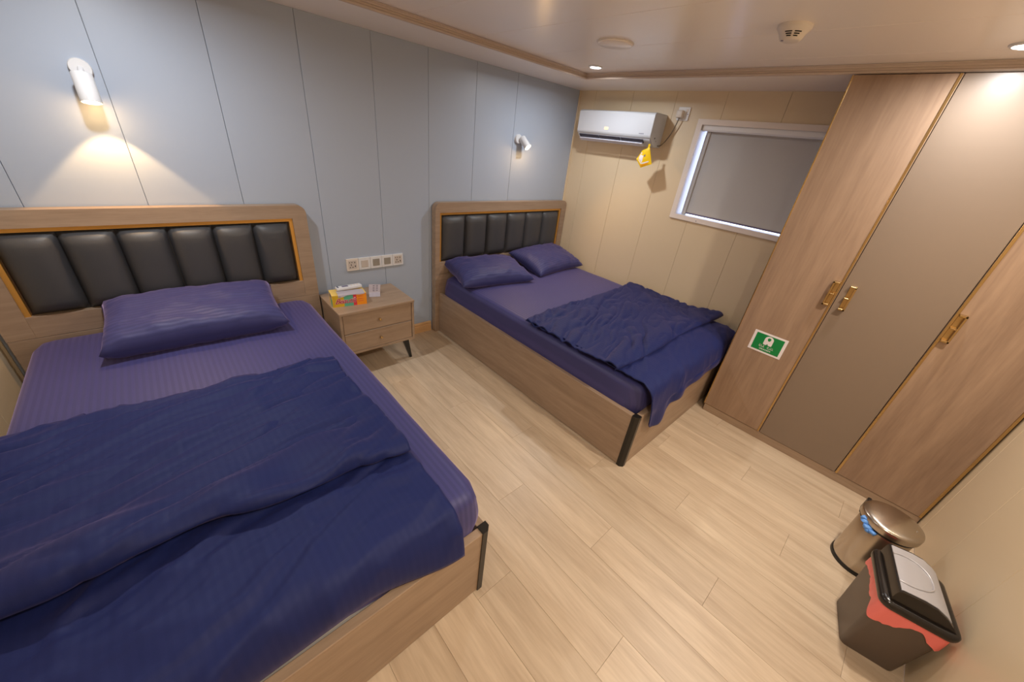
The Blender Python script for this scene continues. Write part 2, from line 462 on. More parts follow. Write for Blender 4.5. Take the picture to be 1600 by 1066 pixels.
SMK = (-1.20, -2.025)
t = thing('smoke_detector', 'white dome smoke detector with dark slots on the ceiling', 'smoke detector', (*SMK, ZC-.05))
sb = obj('detector_body', lathe((*SMK, ZC), (0, 0, -1), [(0, .060), (.010, .060), (.016, .055), (.028, .046), (.040, .040), (.047, .036), (.050, .028), (.050, .003)], 40), M['offwhite'], t, 40)
# slots on the side facing the room
ang0 = math.atan2(-2.68-SMK[1], -3.18-SMK[0])
for row in range(3):
    zz = ZC-.027-row*.0062; rr = .0475-row*.0028
    for side in (-1, 1):
        bm = bmesh.new()
        a0, a1 = ang0+side*.09, ang0+side*(.62-row*.08)
        P = []
        for i in range(6):
            a = a0+(a1-a0)*i/5; c, s = math.cos(a), math.sin(a)
            P.append([(SMK[0]+c*(rr+.0006), SMK[1]+s*(rr+.0006), zz+.0017), (SMK[0]+c*(rr-.0006), SMK[1]+s*(rr-.0006), zz-.0017)])
        P2 = [[(p[0]-.003*math.cos(ang0), p[1]-.003*math.sin(ang0), p[2]) for p in r] for r in P]
        A = add_grid(bm, P)
        bmesh.ops.solidify(bm, geom=list(bm.faces), thickness=.0015)
        obj('slot', bm, M['hole'], t)
obj('test_button', lathe((SMK[0]+.03*math.cos(ang0-1.1), SMK[1]+.03*math.sin(ang0-1.1), ZC-.049), (0, 0, -1), [(0, .005), (.002, .005)], 12), M['screen'], t)

# ------------------------------------------------------------------ wall sconces
def sconce(base, tip_dir, length, r, label, mount):
    """base: point where the lamp head starts; mount: point on the wall"""
    t = thing('wall_sconce', label, 'wall lamp', mount, 'white spot wall lamps')
    d = Vector(tip_dir).normalized(); b = Vector(base)
    obj('wall_plate', lathe(mount, (0, -1, 0), [(0, .036), (.018, .036), (.022, .033), (.022, .004)], 28), M['white'], t, 40)
    j = Vector(mount)+Vector((0, -.022, 0))
    obj('joint_arm', tube([j-Vector((0, -.004, 0)), (j+b+d*length*.2)/2, b+d*length*.2], .010, 10), M['white'], t, 40)
    h = obj('lamp_head', lathe(b, d, [(0, r*.9), (.004, r), (length-.004, r), (length, r*.97), (length, r*.86), (length-.010, r*.84)], 32, cap1=False), M['white'], t, 40)
    obj('bulb_lens', lathe(b+d*(length-.012), d, [(0, r*.84), (.004, r*.8), (.006, r*.5)], 24), M['glow_warm'], t, 40)
sconce((-3.277, -.066, 1.672), (.0, -.27, -1), .108, .033, 'white tube wall lamp shining down above the near left bed', (-3.275, 0, 1.690))
sconce(tuple(S2P-S2D*.092), S2D, .100, .030, 'small white spot wall lamp above the far bed by the corner', (-.735, 0, 1.640))

# ------------------------------------------------------------------ air conditioner, socket, packet
AY0, AY1 = -.200, -.945
ac = thing('air_conditioner', 'white split air conditioner mounted high on the beige wall', 'air conditioner', (-.1, (AY0+AY1)/2, 1.70))
prof = [(-.002, 1.705), (-.105, 1.700), (-.130, 1.712), (-.172, 1.738), (-.186, 1.752), (-.192, 1.775), (-.192, 1.920), (-.186, 1.930), (-.170, 1.936), (-.002, 1.936)]
bm = bmesh.new(); add_prism(bm, [(x*.98, AY1, z) for x, z in prof], (0, AY0-AY1, 0))
bmesh.ops.bevel(bm, geom=[e for e in bm.edges if abs(e.verts[0].co.y-e.verts[1].co.y) < 1e-4], offset=.006, segments=2, affect='EDGES')
obj('body', bm, M['ac_white'], ac, 35)
bm = bmesh.new()
fp = [(-.188, 1.757), (-.1965, 1.778), (-.197, 1.916), (-.190, 1.931), (-.182, 1.931), (-.182, 1.757)]
add_prism(bm, [(x, AY1-.001, z) for x, z in fp], (0, AY0-AY1+.002, 0))
bmesh.ops.bevel(bm, geom=list(bm.edges), offset=.002, segments=1, affect='EDGES')
part_label(obj('front_panel', bm, M['ac_white'], ac, 35), 'glossy white front panel')
# outlet: dark slot with vane along the lower front
def acp(t):   # point down the sloped front lip
    return (-.187+t*.045, 1.750-t*.036)
for i in range(3):
    a = AY0-.025-i*.222; b = a-.213
    x0_, z0_ = acp(.02); x1_, z1_ = acp(.62)
    bm = bmesh.new(); n = (-.0035, -.0045)
    add_prism(bm, [(x0_, b, z0_), (x0_+n[0], b, z0_+n[1]), (x1_+n[0], b, z1_+n[1]), (x1_, b, z1_)], (0, a-b, 0))
    obj('air_outlet', bm, M['vent'], ac)
bm = bmesh.new()
x0_, z0_ = acp(.62); x1_, z1_ = acp(1.15)
add_prism(bm, [(x0_, AY1+.075, z0_+.001), (x0_-.012, AY1+.075, z0_-.010), (x1_-.010, AY1+.075, z1_-.010), (x1_, AY1+.075, z1_)], (0, AY0-AY1-.095, 0))
obj('louver', bm, M['vane'], ac)
for yy in (-.24, -.49, -.72):
    obj('louver_clip', box((-.150, yy-.014, 1.703), (-.137, yy+.014, 1.709), .002), M['screen'], ac)
ex, ey, ez = Vector((0, -1, 0)), Vector((0, 0, 1)), Vector((-1, 0, 0))
d_ = obj('display', text_bm('888', .026, basis((-.1972, -.515, 1.803), ex, ey, ez), bold=.0012), M['display'], ac)
obj('lettering', text_bm('INVERTER', .010, basis((-.1972, -.862, 1.786), ex, ey, ez)), M['ink'], ac)
obj('vent_hole', lathe((-.12, AY1-.0002, 1.765), (0, -1, 0), [(0, .006), (.001, .006)], 12), M['hole'], ac)
obj('vent_hole', lathe((-.09, AY1-.0002, 1.745), (0, -1, 0), [(0, .003), (.001, .003)], 12), M['hole'], ac)
# cord + plug
SKY, SKZ = -1.071, 1.951
cord = [(-.05, AY1+.004, 1.716), (-.040, -.968, 1.722), (-.030, -1.000, 1.765), (-.028, -1.028, 1.820), (-.032, -1.046, 1.870), (-.034, -1.056, 1.905), (-.034, -1.058, 1.925)]
def smooth_path(pts, n=6):
    pts = [Vector(p) for p in pts]; out = []
    for i in range(len(pts)-1):
        p0, p1, p2, p3 = pts[max(i-1, 0)], pts[i], pts[i+1], pts[min(i+2, len(pts)-1)]
        for k_ in range(n):
            s = k_/n
            out.append(.5*((2*p1)+(-p0+p2)*s+(2*p0-5*p1+4*p2-p3)*s*s+(-p0+3*p1-3*p2+p3)*s**3))
    out.append(pts[-1]); return out
cd = obj('power_cord', tube(smooth_path(cord), .0042, 8), M['cord'], ac, 60)
t = thing('wall_socket', 'white single wall socket with a plug between air conditioner and window', 'socket', (0, SKY, SKZ-.045))
obj('socket_plate', box((-.010, SKY-.048, SKZ-.045), (0, SKY+.048, SKZ+.045), .003, 2), M['gloss_white'], t)
obj('rocker_switch', box((-.0125, SKY-.032, SKZ+.010), (-.009, SKY-.018, SKZ+.030), .001), M['offwhite'], t)
obj('screw', lathe((-.010, SKY-.036, SKZ-.002), (-1, 0, 0), [(0, .004), (.001, .0035)], 10), M['screen'], t)
tag(obj('plug', box((-.050, SKY-.010, SKZ-.030), (-.0105, SKY+.040, SKZ+.020), .006, 2), M['offwhite'], None, 40),
    'off-white three pin plug pushed into the socket by the window', 'plug')
# yellow packet hanging from the right lower corner of the unit
PX = -.172
pq = [(-.955, 1.693), (-.892, 1.662), (-.868, 1.598), (-.925, 1.545), (-.990, 1.590)]   # y, z
pq = [(-.948, 1.700), (-.893, 1.668), (-.872, 1.605), (-.918, 1.552), (-.992, 1.590)]
t = thing('yellow_packet', 'small yellow printed sachet hanging from the air conditioner corner', 'packet', (PX, -.93, 1.552))
def packet_uv(u, v):   # bilinear quad, top edge short
    tl, tr, bl_, br = Vector((0, -.895, 1.672)), Vector((0, -.953, 1.700)), Vector((0, -.880, 1.597)), Vector((0, -.990, 1.592))
    bl_ = Vector((0, -.858, 1.604)); br = Vector((0, -1.006, 1.583)); mid = Vector((0, -.916, 1.546))
    top = tl.lerp(tr, u); bot = (bl_.lerp(mid, u*2) if u < .5 else mid.lerp(br, u*2-1))
    return top.lerp(bot, v)
n = 15
F = []; B_ = []
for i in range(n):
    rf, rb = [], []
    for j in range(n):
        u, v = j/(n-1), i/(n-1); p = packet_uv(u, v)
        h = .011*math.sin(PI*u)**.6*math.sin(PI*v)**.6
        wv = .0022*noise.noise(Vector((u*5, v*5, 1.3)))*math.sin(PI*u)*math.sin(PI*v)
        rf.append((PX-.001-h+wv, p.y, p.z)); rb.append((PX+.001+h*.6+wv, p.y, p.z))
    F.append(rf); B_.append(rb)
bm = bmesh.new(); add_grid(bm, F); add_grid(bm, B_); bmesh.ops.remove_doubles(bm, verts=bm.verts, dist=.0001)
pk = obj('pouch', bm, M['yellow'], t, 60)
def patch(u0, u1, v0, v1, m, name):
    k_ = 6; G = []
    for i in range(k_):
        r = []
        for j in range(k_):
            u, v = u0+(u1-u0)*j/(k_-1), v0+(v1-v0)*i/(k_-1); p = packet_uv(u, v)
            h = .011*math.sin(PI*u)**.6*math.sin(PI*v)**.6
            wv = .0022*noise.noise(Vector((u*5, v*5, 1.3)))*math.sin(PI*u)*math.sin(PI*v)
            r.append((PX-.0018-h+wv, p.y, p.z))
        G.append(r)
    bm = bmesh.new(); add_grid(bm, G); obj(name, bm, m, pk, 60)
patch(.12, .52, .38, .72, M['sign_white'], 'printed_label'); patch(.08, .25, .22, .32, M['sign_white'], 'printed_label')
patch(.55, .66, .34, .44, M['screen'], 'printed_mark'); patch(.18, .88, .76, .83, M['sign_white'], 'printed_band'); patch(.45, .85, .86, .93, M['orange'], 'printed_band')
tag(obj('hanging_thread', tube([(PX+.012, -.942, 1.716), (PX, -.945, 1.694)], .0015, 6), M['yellow'], t), 'x', 'x') if False else obj('hanging_tab', box((PX-.001, -.952, 1.692), (PX+.001, -.936, 1.722)), M['yellow'], t)

# ------------------------------------------------------------------ wardrobe
WX = -.50
wy = [-2.140, -2.527, -2.963, -3.366]
wr = thing('wardrobe', 'three door wood wardrobe with gold edge trims standing to the ceiling', 'wardrobe', (-.25, (wy[0]+wy[3])/2, 0))
obj('side_panel', box((WX, wy[0]-.018, 0), (-.004, wy[0], H-.007), .001), M['door_wood'], wr)
obj('side_panel', box((WX, wy[3], 0), (-.004, wy[3]+.018, H-.007), .001), M['door_wood'], wr)
obj('top_panel', box((WX+.001, wy[3]+.018, H-.03), (-.004, wy[0]-.018, H-.008)), M['door_wood'], wr)
obj('back_panel', box((-.016, wy[3]+.018, .06), (-.004, wy[0]-.018, H-.03)), M['door_wood'], wr)
obj('plinth', box((WX-.016, wy[3], 0), (WX+.02, wy[0]-.006, .058), .002), M['bedwood_y'], wr)
def wdoor(ya, yb, m, trims, label):
    d = obj('door', box((WX-.020, yb+.0015, .061), (WX-.001, ya-.0015, H-.009), .0015), m, wr); part_label(d, label)
    for a, b in trims:
        obj('gold_trim', box((WX-.024, b, .061), (WX-.012, a, H-.009), .0012), M['gold'], d)
    return d
d1 = wdoor(wy[0], wy[1], M['door_wood'], [(wy[0]+.002, wy[0]-.005), (wy[1]+.014, wy[1]+.004)], 'wood grain door with green sign')
d2 = wdoor(wy[1], wy[2], M['door_plain'], [], 'plain grey brown door')
d3 = wdoor(wy[2], wy[3], M['door_wood'], [(wy[2]-.002, wy[2]-.014), (wy[3]+.014, wy[3]+.002)], 'warm wood grain door')
def handle(d, y, z0, z1, sgn):
    """square bow pull: back plate, two short posts and a bar"""
    h = bmesh.new(); x = WX-.020; wdt = .030
    add_box(h, (x-.003, y-wdt/2, z0), (x, y+wdt/2, z1), .001)
    for z in (z0, z1-.010):
        add_box(h, (x-.030, y-wdt/2, z), (x-.002, y+wdt/2, z+.010), .0015)
    add_box(h, (x-.030, y+sgn*wdt/2-sgn*.009, z0), (x-.022, y+sgn*wdt/2, z1), .0015)
    add_box(h, (x-.028, y-wdt/2, (z0+z1)/2-.003), (x-.002, y+wdt/2, (z0+z1)/2+.003), .001)
    obj('handle', h, M['gold'], d)
handle(d1, -2.498, 1.012, 1.150, 1); handle(d2, -2.575, 1.008, 1.146, -1); handle(d3, -2.992, 1.006, 1.150, -1)
# green sign
sx = WX-.0205
sg = thing('safety_sign', 'green and white life jacket sign stuck low on the wardrobe', 'sign', (sx, -2.335, .598))
obj('sign_board', box((sx-.0015, -2.431, .598), (sx, -2.239, .734)), M['sign_white'], sg)
obj('sign_field', box((sx-.0020, -2.415, .610), (sx-.0012, -2.255, .722)), M['green'], sg)
def sgn(p):  # sign-plane coordinates (u right, v up, metres from the sign's centre)
    return (sx-.0024, -2.335-p[0], .666+p[1])
bm = bmesh.new()
out = []
for i in range(25):
    a = PI*i/24; out.append((-.026*math.cos(a)*-1, .022+.024*math.sin(a)))
out = [(.026, -.012), (.026, .022)]+out[1:-1]+[(-.026, .022), (-.026, -.012)]
legs = [(-.023, -.018), (-.006, -.018), (-.003, -.012), (0, -.008), (.003, -.012), (.006, -.018), (.023, -.018)]
poly = out+legs
hole = [(.0105*math.cos(2*PI*i/12), .026+.0095*math.sin(2*PI*i/12)-(.004 if math.sin(2*PI*i/12) < -.8 else 0)) for i in range(12)]
poly = [(p[0]*.95, p[1]*.95+.0085) for p in poly]; hole = [(p[0]*.95, p[1]*.95+.0085) for p in hole]
add_prism(bm, [sgn(p) for p in poly], (-.0004, 0, 0))
bmesh.ops.triangulate(bm, faces=bm.faces)
obj('life_jacket_symbol', bm, M['sign_white'], sg)
bm = bmesh.new(); add_prism(bm, [Vector(sgn(p))-Vector((.0005, 0, 0)) for p in hole], (-.0003, 0, 0))
obj('symbol_neck', bm, M['green'], sg)
def stroke(bm, pts, wd_=.0022):
    pts = [Vector((p[0], p[1])) for p in pts]
    for a, b in zip(pts, pts[1:]):
        d = (b-a).normalized(); nn = Vector((-d.y, d.x))*wd_/2; a2 = a-d*wd_*.3; b2 = b+d*wd_*.3
        q = [a2+nn, b2+nn, b2-nn, a2-nn]
        f = bm.faces.new([bm.verts.new(sgn(p)) for p in q])
bm = bmesh.new()
thaana = [[(.042, -.034), (.036, -.030), (.033, -.033), (.028, -.034), (.024, -.029), (.020, -.034)], [(.039, -.024), (.035, -.022)], [(.030, -.025), (.027, -.021)],
          [(.018, -.036), (.012, -.034), (.008, -.031), (.009, -.024)], [(.016, -.025), (.012, -.022)],
          [(-.010, -.034), (-.015, -.033), (-.017, -.028), (-.013, -.027)], [(-.018, -.034), (-.022, -.030), (-.026, -.034), (-.029, -.028)], [(-.013, -.022), (-.017, -.020)],
          [(-.031, -.034), (-.037, -.034), (-.041, -.030), (-.038, -.026), (-.034, -.027)], [(-.027, -.023), (-.031, -.021)], [(-.037, -.021), (-.040, -.019)]]
for s in thaana: stroke(bm, [(p[0], p[1]+.0055) for p in s], .0024)
obj('sign_script', bm, M['sign_white'], sg)
obj('sign_lettering', text_bm('LIFE JACKETS', .0115, basis(sgn((.0, -.0425)), Vector((0, -1, 0)), Vector((0, 0, 1)), Vector((-1, 0, 0))), bold=.0002), M['sign_white'], sg)

# ------------------------------------------------------------------ beds
def cushion_bm(x0, x1, z0, z1, y, depth):
    n, mrows = 9, 12
    G = []
    for i in range(mrows+1):
        v = i/mrows; row = []
        for j in range(n+1):
            u = j/n
            hu = (1-abs(2*u-1)**2.6)**.55; hv = (1-abs(2*v-1)**9)**.6
            row.append((x0+(x1-x0)*u, y-.004-depth*hu*hv, z0+(z1-z0)*v))
        G.append(row)
    bm = bmesh.new(); R = add_grid(bm, G)
    ring = [R[0][j] for j in range(n+1)]+[R[i][n] for i in range(1, mrows+1)]+[R[mrows][j] for j in range(n-1, -1, -1)]+[R[i][0] for i in range(mrows-1, 0, -1)]
    back = [bm.verts.new((v_.co.x, y, v_.co.z)) for v_ in ring]
    k_ = len(ring)
    for i in range(k_): bm.faces.new((ring[i], ring[(i+1) % k_], back[(i+1) % k_], back[i]))
    bm.faces.new(back)
    return bm
def make_bed(hxl, hxr, pl, pr, fx0, fx1, label, yfoot=-2.086, hh=1.135):
    """headboard from hxl to hxr, cushions from pl to pr, frame from fx0 to fx1"""
    t = thing('bed', label, 'bed', ((fx0+fx1)/2, yfoot/2, 0), 'two matching beds')
    Y0, Y1 = -.010, -.066; zb = .548; pz0, pz1 = .655, 1.036; gt = .022
    # upper headboard: inverted U with rounded top corners
    r = .05
    arc = lambda cx, cz, a0, a1: [(cx+r*math.cos(a), cz+r*math.sin(a)) for a in [a0+(a1-a0)*i/8 for i in range(9)]]
    outline = [(hxl, zb+.002)]+arc(hxl+r, hh-r, PI, PI/2)+arc(hxr-r, hh-r, PI/2, 0)+[(hxr, zb+.002), (pr+gt, zb+.002), (pr+gt, pz1+gt), (pl-gt, pz1+gt), (pl-gt, zb+.002)]
    bm = bmesh.new(); add_prism(bm, [(a, Y1, b) for a, b in outline], (0, Y0-Y1, 0))
    obj('headboard_surround', bm, M['bedwood_x'], t, 40)
    obj('headboard_rail', box((pl-gt, Y1, zb+.002), (pr+gt, Y0, pz0), .001), M['bedwood_x'], t)
    obj('headboard_back', box((pl-gt, -.030, pz0), (pr+gt, Y0-.002, pz1+gt)), M['bedwood_x'], t)
    obj('headboard_base', box((hxl, Y1, 0), (hxr, Y0, zb), .0015), M['bedwood_x'], t)
    bm = bmesh.new()
    add_box(bm, (pl-gt, -.056, pz0), (pl-.003, -.030, pz1+.003)); add_box(bm, (pr+.003, -.056, pz0), (pr+gt, -.030, pz1+.003)); add_box(bm, (pl-gt, -.056, pz1+.003), (pr+gt, -.030, pz1+gt))
    part_label(obj('gold_inlay', bm, M['gold_bright'], t), 'gold strip around the cushions')
    wc = (pr-pl)/6
    for i in range(6):
        obj('headboard_cushion', cushion_bm(pl+i*wc+.0004, pl+(i+1)*wc-.0004, pz0+.001, pz1, -.032, .052), M['leather'], t, 50)
    th = .032; zt = .372
    obj('side_rail', box((fx1-th, yfoot+.012, .004), (fx1, Y1, zt), .002), M['bedwood_y'], t)
    obj('side_rail', box((fx0, yfoot+.012, .004), (fx0+th, Y1, zt), .002), M['bedwood_y'], t)
    obj('foot_rail', box((fx0+.02, yfoot, .004), (fx1-.02, yfoot+th, zt), .002), M['bedwood_x'], t)
    for x in (fx0, fx1):
        s = 1 if x == fx1 else -1
        bm = bmesh.new()
        c = .012; w_ = .040
        pts = [(x-s*(w_-.006), yfoot-.005), (x-s*c, yfoot-.005), (x+s*.005, yfoot+c), (x+s*.005, yfoot+w_-.006), (x-s*(w_-.006), yfoot+w_-.006)]
        add_prism(bm, [(a, b, 0) for a, b in pts], (0, 0, zt+.006))
        obj('corner_post', bm, M['black_metal'], t)
    obj('slat_base', box((fx0+th, yfoot+th, .26), (fx1-th, Y1-.002, .285)), M['bedwood_x'], t)
    return t
NB = make_bed(-3.862, -2.514, -3.750, -2.617, -3.80, -2.588, 'bed with a gold lined black cushioned headboard under the left wall lamp, nearest the camera')
FB = make_bed(-1.588, -.006, -1.525, -.098, -1.548, -.016, 'farther bed with black cushioned headboard, between the nightstand and the air conditioner wall')

def rounded_block(x0, x1, y0, y1, z0, z1, r=.055, crown=.012, nx=26, ny=36, wr_=.0025, seed=0., bulge=.01, lift=None):
    """mattress skin: rounded top edge and corners, slightly crowned, open below"""
    bm = bmesh.new()
    cx, cy = (x0+x1)/2, (y0+y1)/2; ax, ay = (x1-x0)/2, (y1-y0)/2
    # profile rings from the crown outwards and down the side
    n = 96; rc = .07
    def contour(inset):
        pts = []
        for k_ in range(n):
            # superellipse-like rounded rectangle, sampled uniformly by perimeter
            s = k_/n*4
            side = int(s); f = (s-side)*2-1
            hx, hy = ax-inset, ay-inset; r_ = max(rc-inset*.5, .02)
            if side == 0: p = [hx, f*hy]
            elif side == 1: p = [-f*hx, hy]
            elif side == 2: p = [-hx, -f*hy]
            else: p = [f*hx, -hy]
            # round the corner
            qx, qy = abs(p[0])-(hx-r_), abs(p[1])-(hy-r_)
            if qx > 0 and qy > 0:
                l = math.hypot(qx, qy)
                p = [math.copysign(hx-r_+qx/l*r_, p[0]), math.copysign(hy-r_+qy/l*r_, p[1])]
            pts.append(p)
        return pts
    rings = []
    for ins in [(min(ax, ay)-.02)*q for q in (1, .85, .7, .55, .4, .3, .22, .15, .1)]:
        if ins > r+.005: rings.append((ins, z1+crown*min(1, ins/.35)))
    for a in range(0, 8):
        th = PI/2*a/7
        rings.append((r-r*math.sin(th), z1-r+r*math.cos(th)))
    hgt = (z1-r)-z0
    for a in range(1, 6):
        q = a/5; rings.append((-bulge*math.sin(PI*q), z1-r-hgt*q))
    V = []
    for ins, z in rings:
        row = []
        for p in contour(ins):
            d = wr_*noise.noise(Vector((p[0]*6+seed, p[1]*6, z*9)))
            dx = d if ins < r else 0
            zz = z+(d if ins > 0 else 0)
            if lift and ins <= .001: zz += lift(cx+p[0], cy+p[1])*max(0, (z1-r-z)/hgt)
            row.append(bm.verts.new((cx+p[0]+dx, cy+p[1]+dx*.7, zz)))
        V.append(row)
    bm.faces.new(V[0])
    for a, b in zip(V, V[1:]):
        for k_ in range(n): bm.faces.new((a[k_], a[(k_+1) % n], b[(k_+1) % n], b[k_]))
    bm.faces.new(V[-1][::-1])
    return bm
def make_mattress(x0, x1, y0, y1, ztop, zlow, label, seed, lift=None):
    t = thing('mattress', label, 'mattress', ((x0+x1)/2, (y0+y1)/2, .285), 'mattresses on the two beds')
    obj('mattress_core', rounded_block(x0+.012, x1-.012, y0+.005, y1-.012, .286, ztop-.02, seed=seed, wr_=0, bulge=0), M['mattress'], t, 40)
    o = obj('fitted_sheet', rounded_block(x0, x1, y0, y1, zlow, ztop, seed=seed, lift=lift), M['sheet'], t, 50)
    return t
make_mattress(-3.795, -2.592, -2.045, -.07, .545, .335, 'mattress in a navy striped fitted sheet on the near left bed', 1.0, lambda x, y: (.075*math.exp(-((x+3.3)/.26)**2) if y < -2.0 else 0))
make_mattress(-1.512, -.052, -2.045, -.07, .530, .300, 'mattress in a navy striped fitted sheet on the far bed', 5.0)

# duvets: one cloth swept from foot hem to the head-side fold and back
def fbm(x, y, z, o=4):
    s = 0; a = 1.; f = 1.
    for _ in range(o):
        s += a*noise.noise(Vector((x*f, y*f, z+f))); a *= .5; f *= 2.1
    return s
def ridged(x, y, z, o=3):
    s = 0; a = 1.; f = 1.
    for _ in range(o):
        v = 1-abs(noise.noise(Vector((x*f, y*f, z+f*3.1)))*2); s += a*(v**3); a *= .55; f *= 2.0
    return s
def path_eval(knots, n):
    """Catmull-Rom through knots sampled uniformly by length"""
    P = smooth_path(knots, 14)
    L = [0.]
    for a, b in zip(P, P[1:]): L.append(L[-1]+(b-a).length)
    out = []; j = 0
    for i in range(n):
        s = L[-1]*i/(n-1)
        while j < len(L)-2 and L[j+1] < s: j += 1
        f = (s-L[j])/max(L[j+1]-L[j], 1e-9)
        out.append((P[j].lerp(P[j+1], f), s))
    return out, L[-1]
def duvet(name, label, group, knots_fn, xl_fn, xr_fn, nu, ns, wr_fn, thick=.006, m=None):
    """knots_fn(u) -> list of (y, z); xl/xr_fn(q) edges as a function of path fraction q"""
    G = np.zeros((nu, ns, 3)); S = np.zeros((nu, ns))
    for i in range(nu):
        u = i/(nu-1)
        pts, tot = path_eval([(0, y, z) for y, z in knots_fn(u)], ns)
        for j, (p, s) in enumerate(pts):
            q = j/(ns-1)
            xa, xb = xl_fn(q), xr_fn(q)
            G[i, j] = (xa+(xb-xa)*u, p.y, p.z); S[i, j] = s
    # displacement along normals
    dU = np.gradient(G, axis=0); dV = np.gradient(G, axis=1)
    Nn = np.cross(dU, dV); Nn /= np.linalg.norm(Nn, axis=2, keepdims=True)+1e-9
    for i in range(nu):
        for j in range(ns):
            u, q = i/(nu-1), j/(ns-1)
            G[i, j] += Nn[i, j]*wr_fn(u, q, G[i, j], S[i, j])
    bm = bmesh.new(); uvl = bm.loops.layers.uv.new('UVMap')
    R = [[bm.verts.new(tuple(p)) for p in row] for row in G]
    for i in range(nu-1):
        for j in range(ns-1):
            f = bm.faces.new((R[i][j], R[i+1][j], R[i+1][j+1], R[i][j+1]))
            for lp, (a, b) in zip(f.loops, ((i, j), (i+1, j), (i+1, j+1), (i, j+1))):
                lp[uvl].uv = ((xl_fn(.3)+(xr_fn(.3)-xl_fn(.3))*a/(nu-1)), S[a, b])
    o = obj(name, bm, m or M['duvet'], None, 180, fix=False)
    md = o.modifiers.new('thickness', 'SOLIDIFY'); md.thickness = thick; md.offset = 1
    return tag(o, label, 'duvet', group)

def ss(a, b, x):
    t = min(1, max(0, (x-a)/(b-a))); return t*t*(3-2*t)

# near bed: hem tucked at the foot, top fold at y -0.98, flap comes back to y -1.75
def near_knots(u):
    wob = .012*math.sin(u*9)+.01*math.sin(u*23+1)
    head = -.985+.012*math.sin(u*6+.5)-.03*ss(.9, 1., u)
    hem = -1.735+.030*math.sin(u*4.5+.4)+.012*math.sin(u*17)
    zt = .566; fat = .72+.4*math.sin(PI*min(1, u*1.15))
    cr = ss(.72, 1., u)
    k_ = [(-2.052-.055*cr, .402+.006*math.sin(u*11)-.01*cr), (-2.066-.035*cr, .45), (-2.064-.02*cr, .505), (-2.038, .552), (-1.98, zt+.002), (-1.85, zt+.006), (-1.6, zt+.006), (-1.3, zt+.004), (head+.05, zt+.002),
          (head+.006, zt+.003), (head, zt+.011), (head+.006-.02, zt+.019), (head-.08, zt+.020), (-1.3, zt+.026), (-1.5, zt+.034), (hem+.12, zt+.072*fat+wob), (hem+.05, zt+.092*fat+wob), (hem+.006, zt+.082*fat+wob), (hem-.006, zt+.050*fat), (hem+.028, zt+.022)]
    return k_
def near_wr(u, q, p, s):
    x, y = p[0], p[1]
    edge = ss(0, .05, q)*ss(1, .97, q)
    a = x*.94+y*.30; b = -x*.30+y*.94
    wx_, wy_ = a+.25*noise.noise(Vector((a*2, b*3, 5))), b+.06*noise.noise(Vector((a*3, b*5, 8)))
    base = .018*fbm(a*1.3, b*4.4, 3.7, 2)+.017*(ridged(wx_*1.1, wy_*6.5, 1.1, 2)-.6)+.010*(ridged(wx_*2.4, wy_*12, 5.5, 1)-.4)
    fine = .0016*fbm(a*9, b*18, 7.7, 2)
    if q > .55: base -= .007*math.exp(-((y+1.265+.03*math.sin(x*3))/.014)**2)
    if q < .45: base += .010*(ridged(x*3.2+y*2.5, y*5-x*2, 6.1, 2)-.6)
    top = 1 if q > .52 else .85
    # creases between foot edge and right corner
    return max(-.012, min(.036, (base*top+fine)))*edge*(.55+.45*ss(0, .12, u)) + .004
NX0 = -3.85
def near_xr(q):
    if q < .45: return -2.722-.012*ss(.05, .3, q)
    if q < .55: return -2.734
    return -2.728-.008*math.sin(q*20)
duvet('duvet', 'navy duvet folded back on the near left bed', 'navy duvets on the two beds', near_knots, lambda q: NX0, near_xr, 110, 190, near_wr)

# far bed: hem hangs outside the foot rail with a longer tail at its left corner
def interp(x, xs, ys): return float(np.interp(x, xs, ys))
def far_hem(u):
    return interp(u, [0, .035, .10, .15, .20, .40, .65, .9, 1], [.31, .262, .255, .285, .345, .395, .40, .385, .40])
def far_knots(u):
    head = -1.115+.075*u+.018*math.sin(u*7)
    hem = -1.885-.012*math.sin(u*8)-.02*u
    zt = .551; h = far_hem(u); hang = ss(0, .18, u)
    fl = .010*math.sin(u*40)*(1-ss(.15, .5, u))
    out = -2.112-.004*math.sin(u*30)+fl
    return [(out, h), (out+.002, h+(.52-h)*.35), (-2.108, .44+(h-.39)*.2), (-2.088, .515), (-2.045, .548), (-1.98, zt+.008), (-1.85, zt+.010), (-1.6, zt+.006), (-1.35, zt+.004), (head-.05, zt+.002),
            (head-.004, zt+.003), (head, zt+.011), (head-.016, zt+.019), (head-.09, zt+.021), (-1.4, zt+.024), (-1.65, zt+.026), (hem+.09, zt+.046), (hem+.03, zt+.047), (hem+.004, zt+.034), (hem+.014, zt+.014)]
def far_wr(u, q, p, s):
    x, y = p[0], p[1]
    edge = ss(0, .05, q)*ss(1, .97, q)
    a = x*.90+y*.44; b = -x*.44+y*.90
    up = 1. if q > .56 else .6
    mid = 1+.9*math.exp(-((u-.35)/.25)**2)*(1 if q > .56 else 0)
    wx_, wy_ = a+.22*noise.noise(Vector((a*2, b*3, 2))), b+.06*noise.noise(Vector((a*3, b*5, 4)))
    base = .010*fbm(a*1.8, b*5.5, 9.2, 2)+.015*(ridged(wx_*1.5, wy_*7.5, 4.1, 2)-.6)+.007*(ridged(wx_*3.2, wy_*14, 6.1, 1)-.4)
    fine = .0018*fbm(a*16, b*22, 2.2, 2)
    return max(-.012, min(.030, base*up*mid+fine))*edge+.004
def far_xl(q):
    if q < .5: return -1.500+.045*ss(.12, 0, q)-.0*q
    return -1.515-.02*ss(.5, .95, q)
def far_xr(q):
    return -.20 if q < .40 else -.20+.150*ss(.40, .52, q)
duvet('duvet', 'navy duvet folded double across the foot of the far bed', 'navy duvets on the two beds', far_knots, far_xl, far_xr, 110, 190, far_wr)

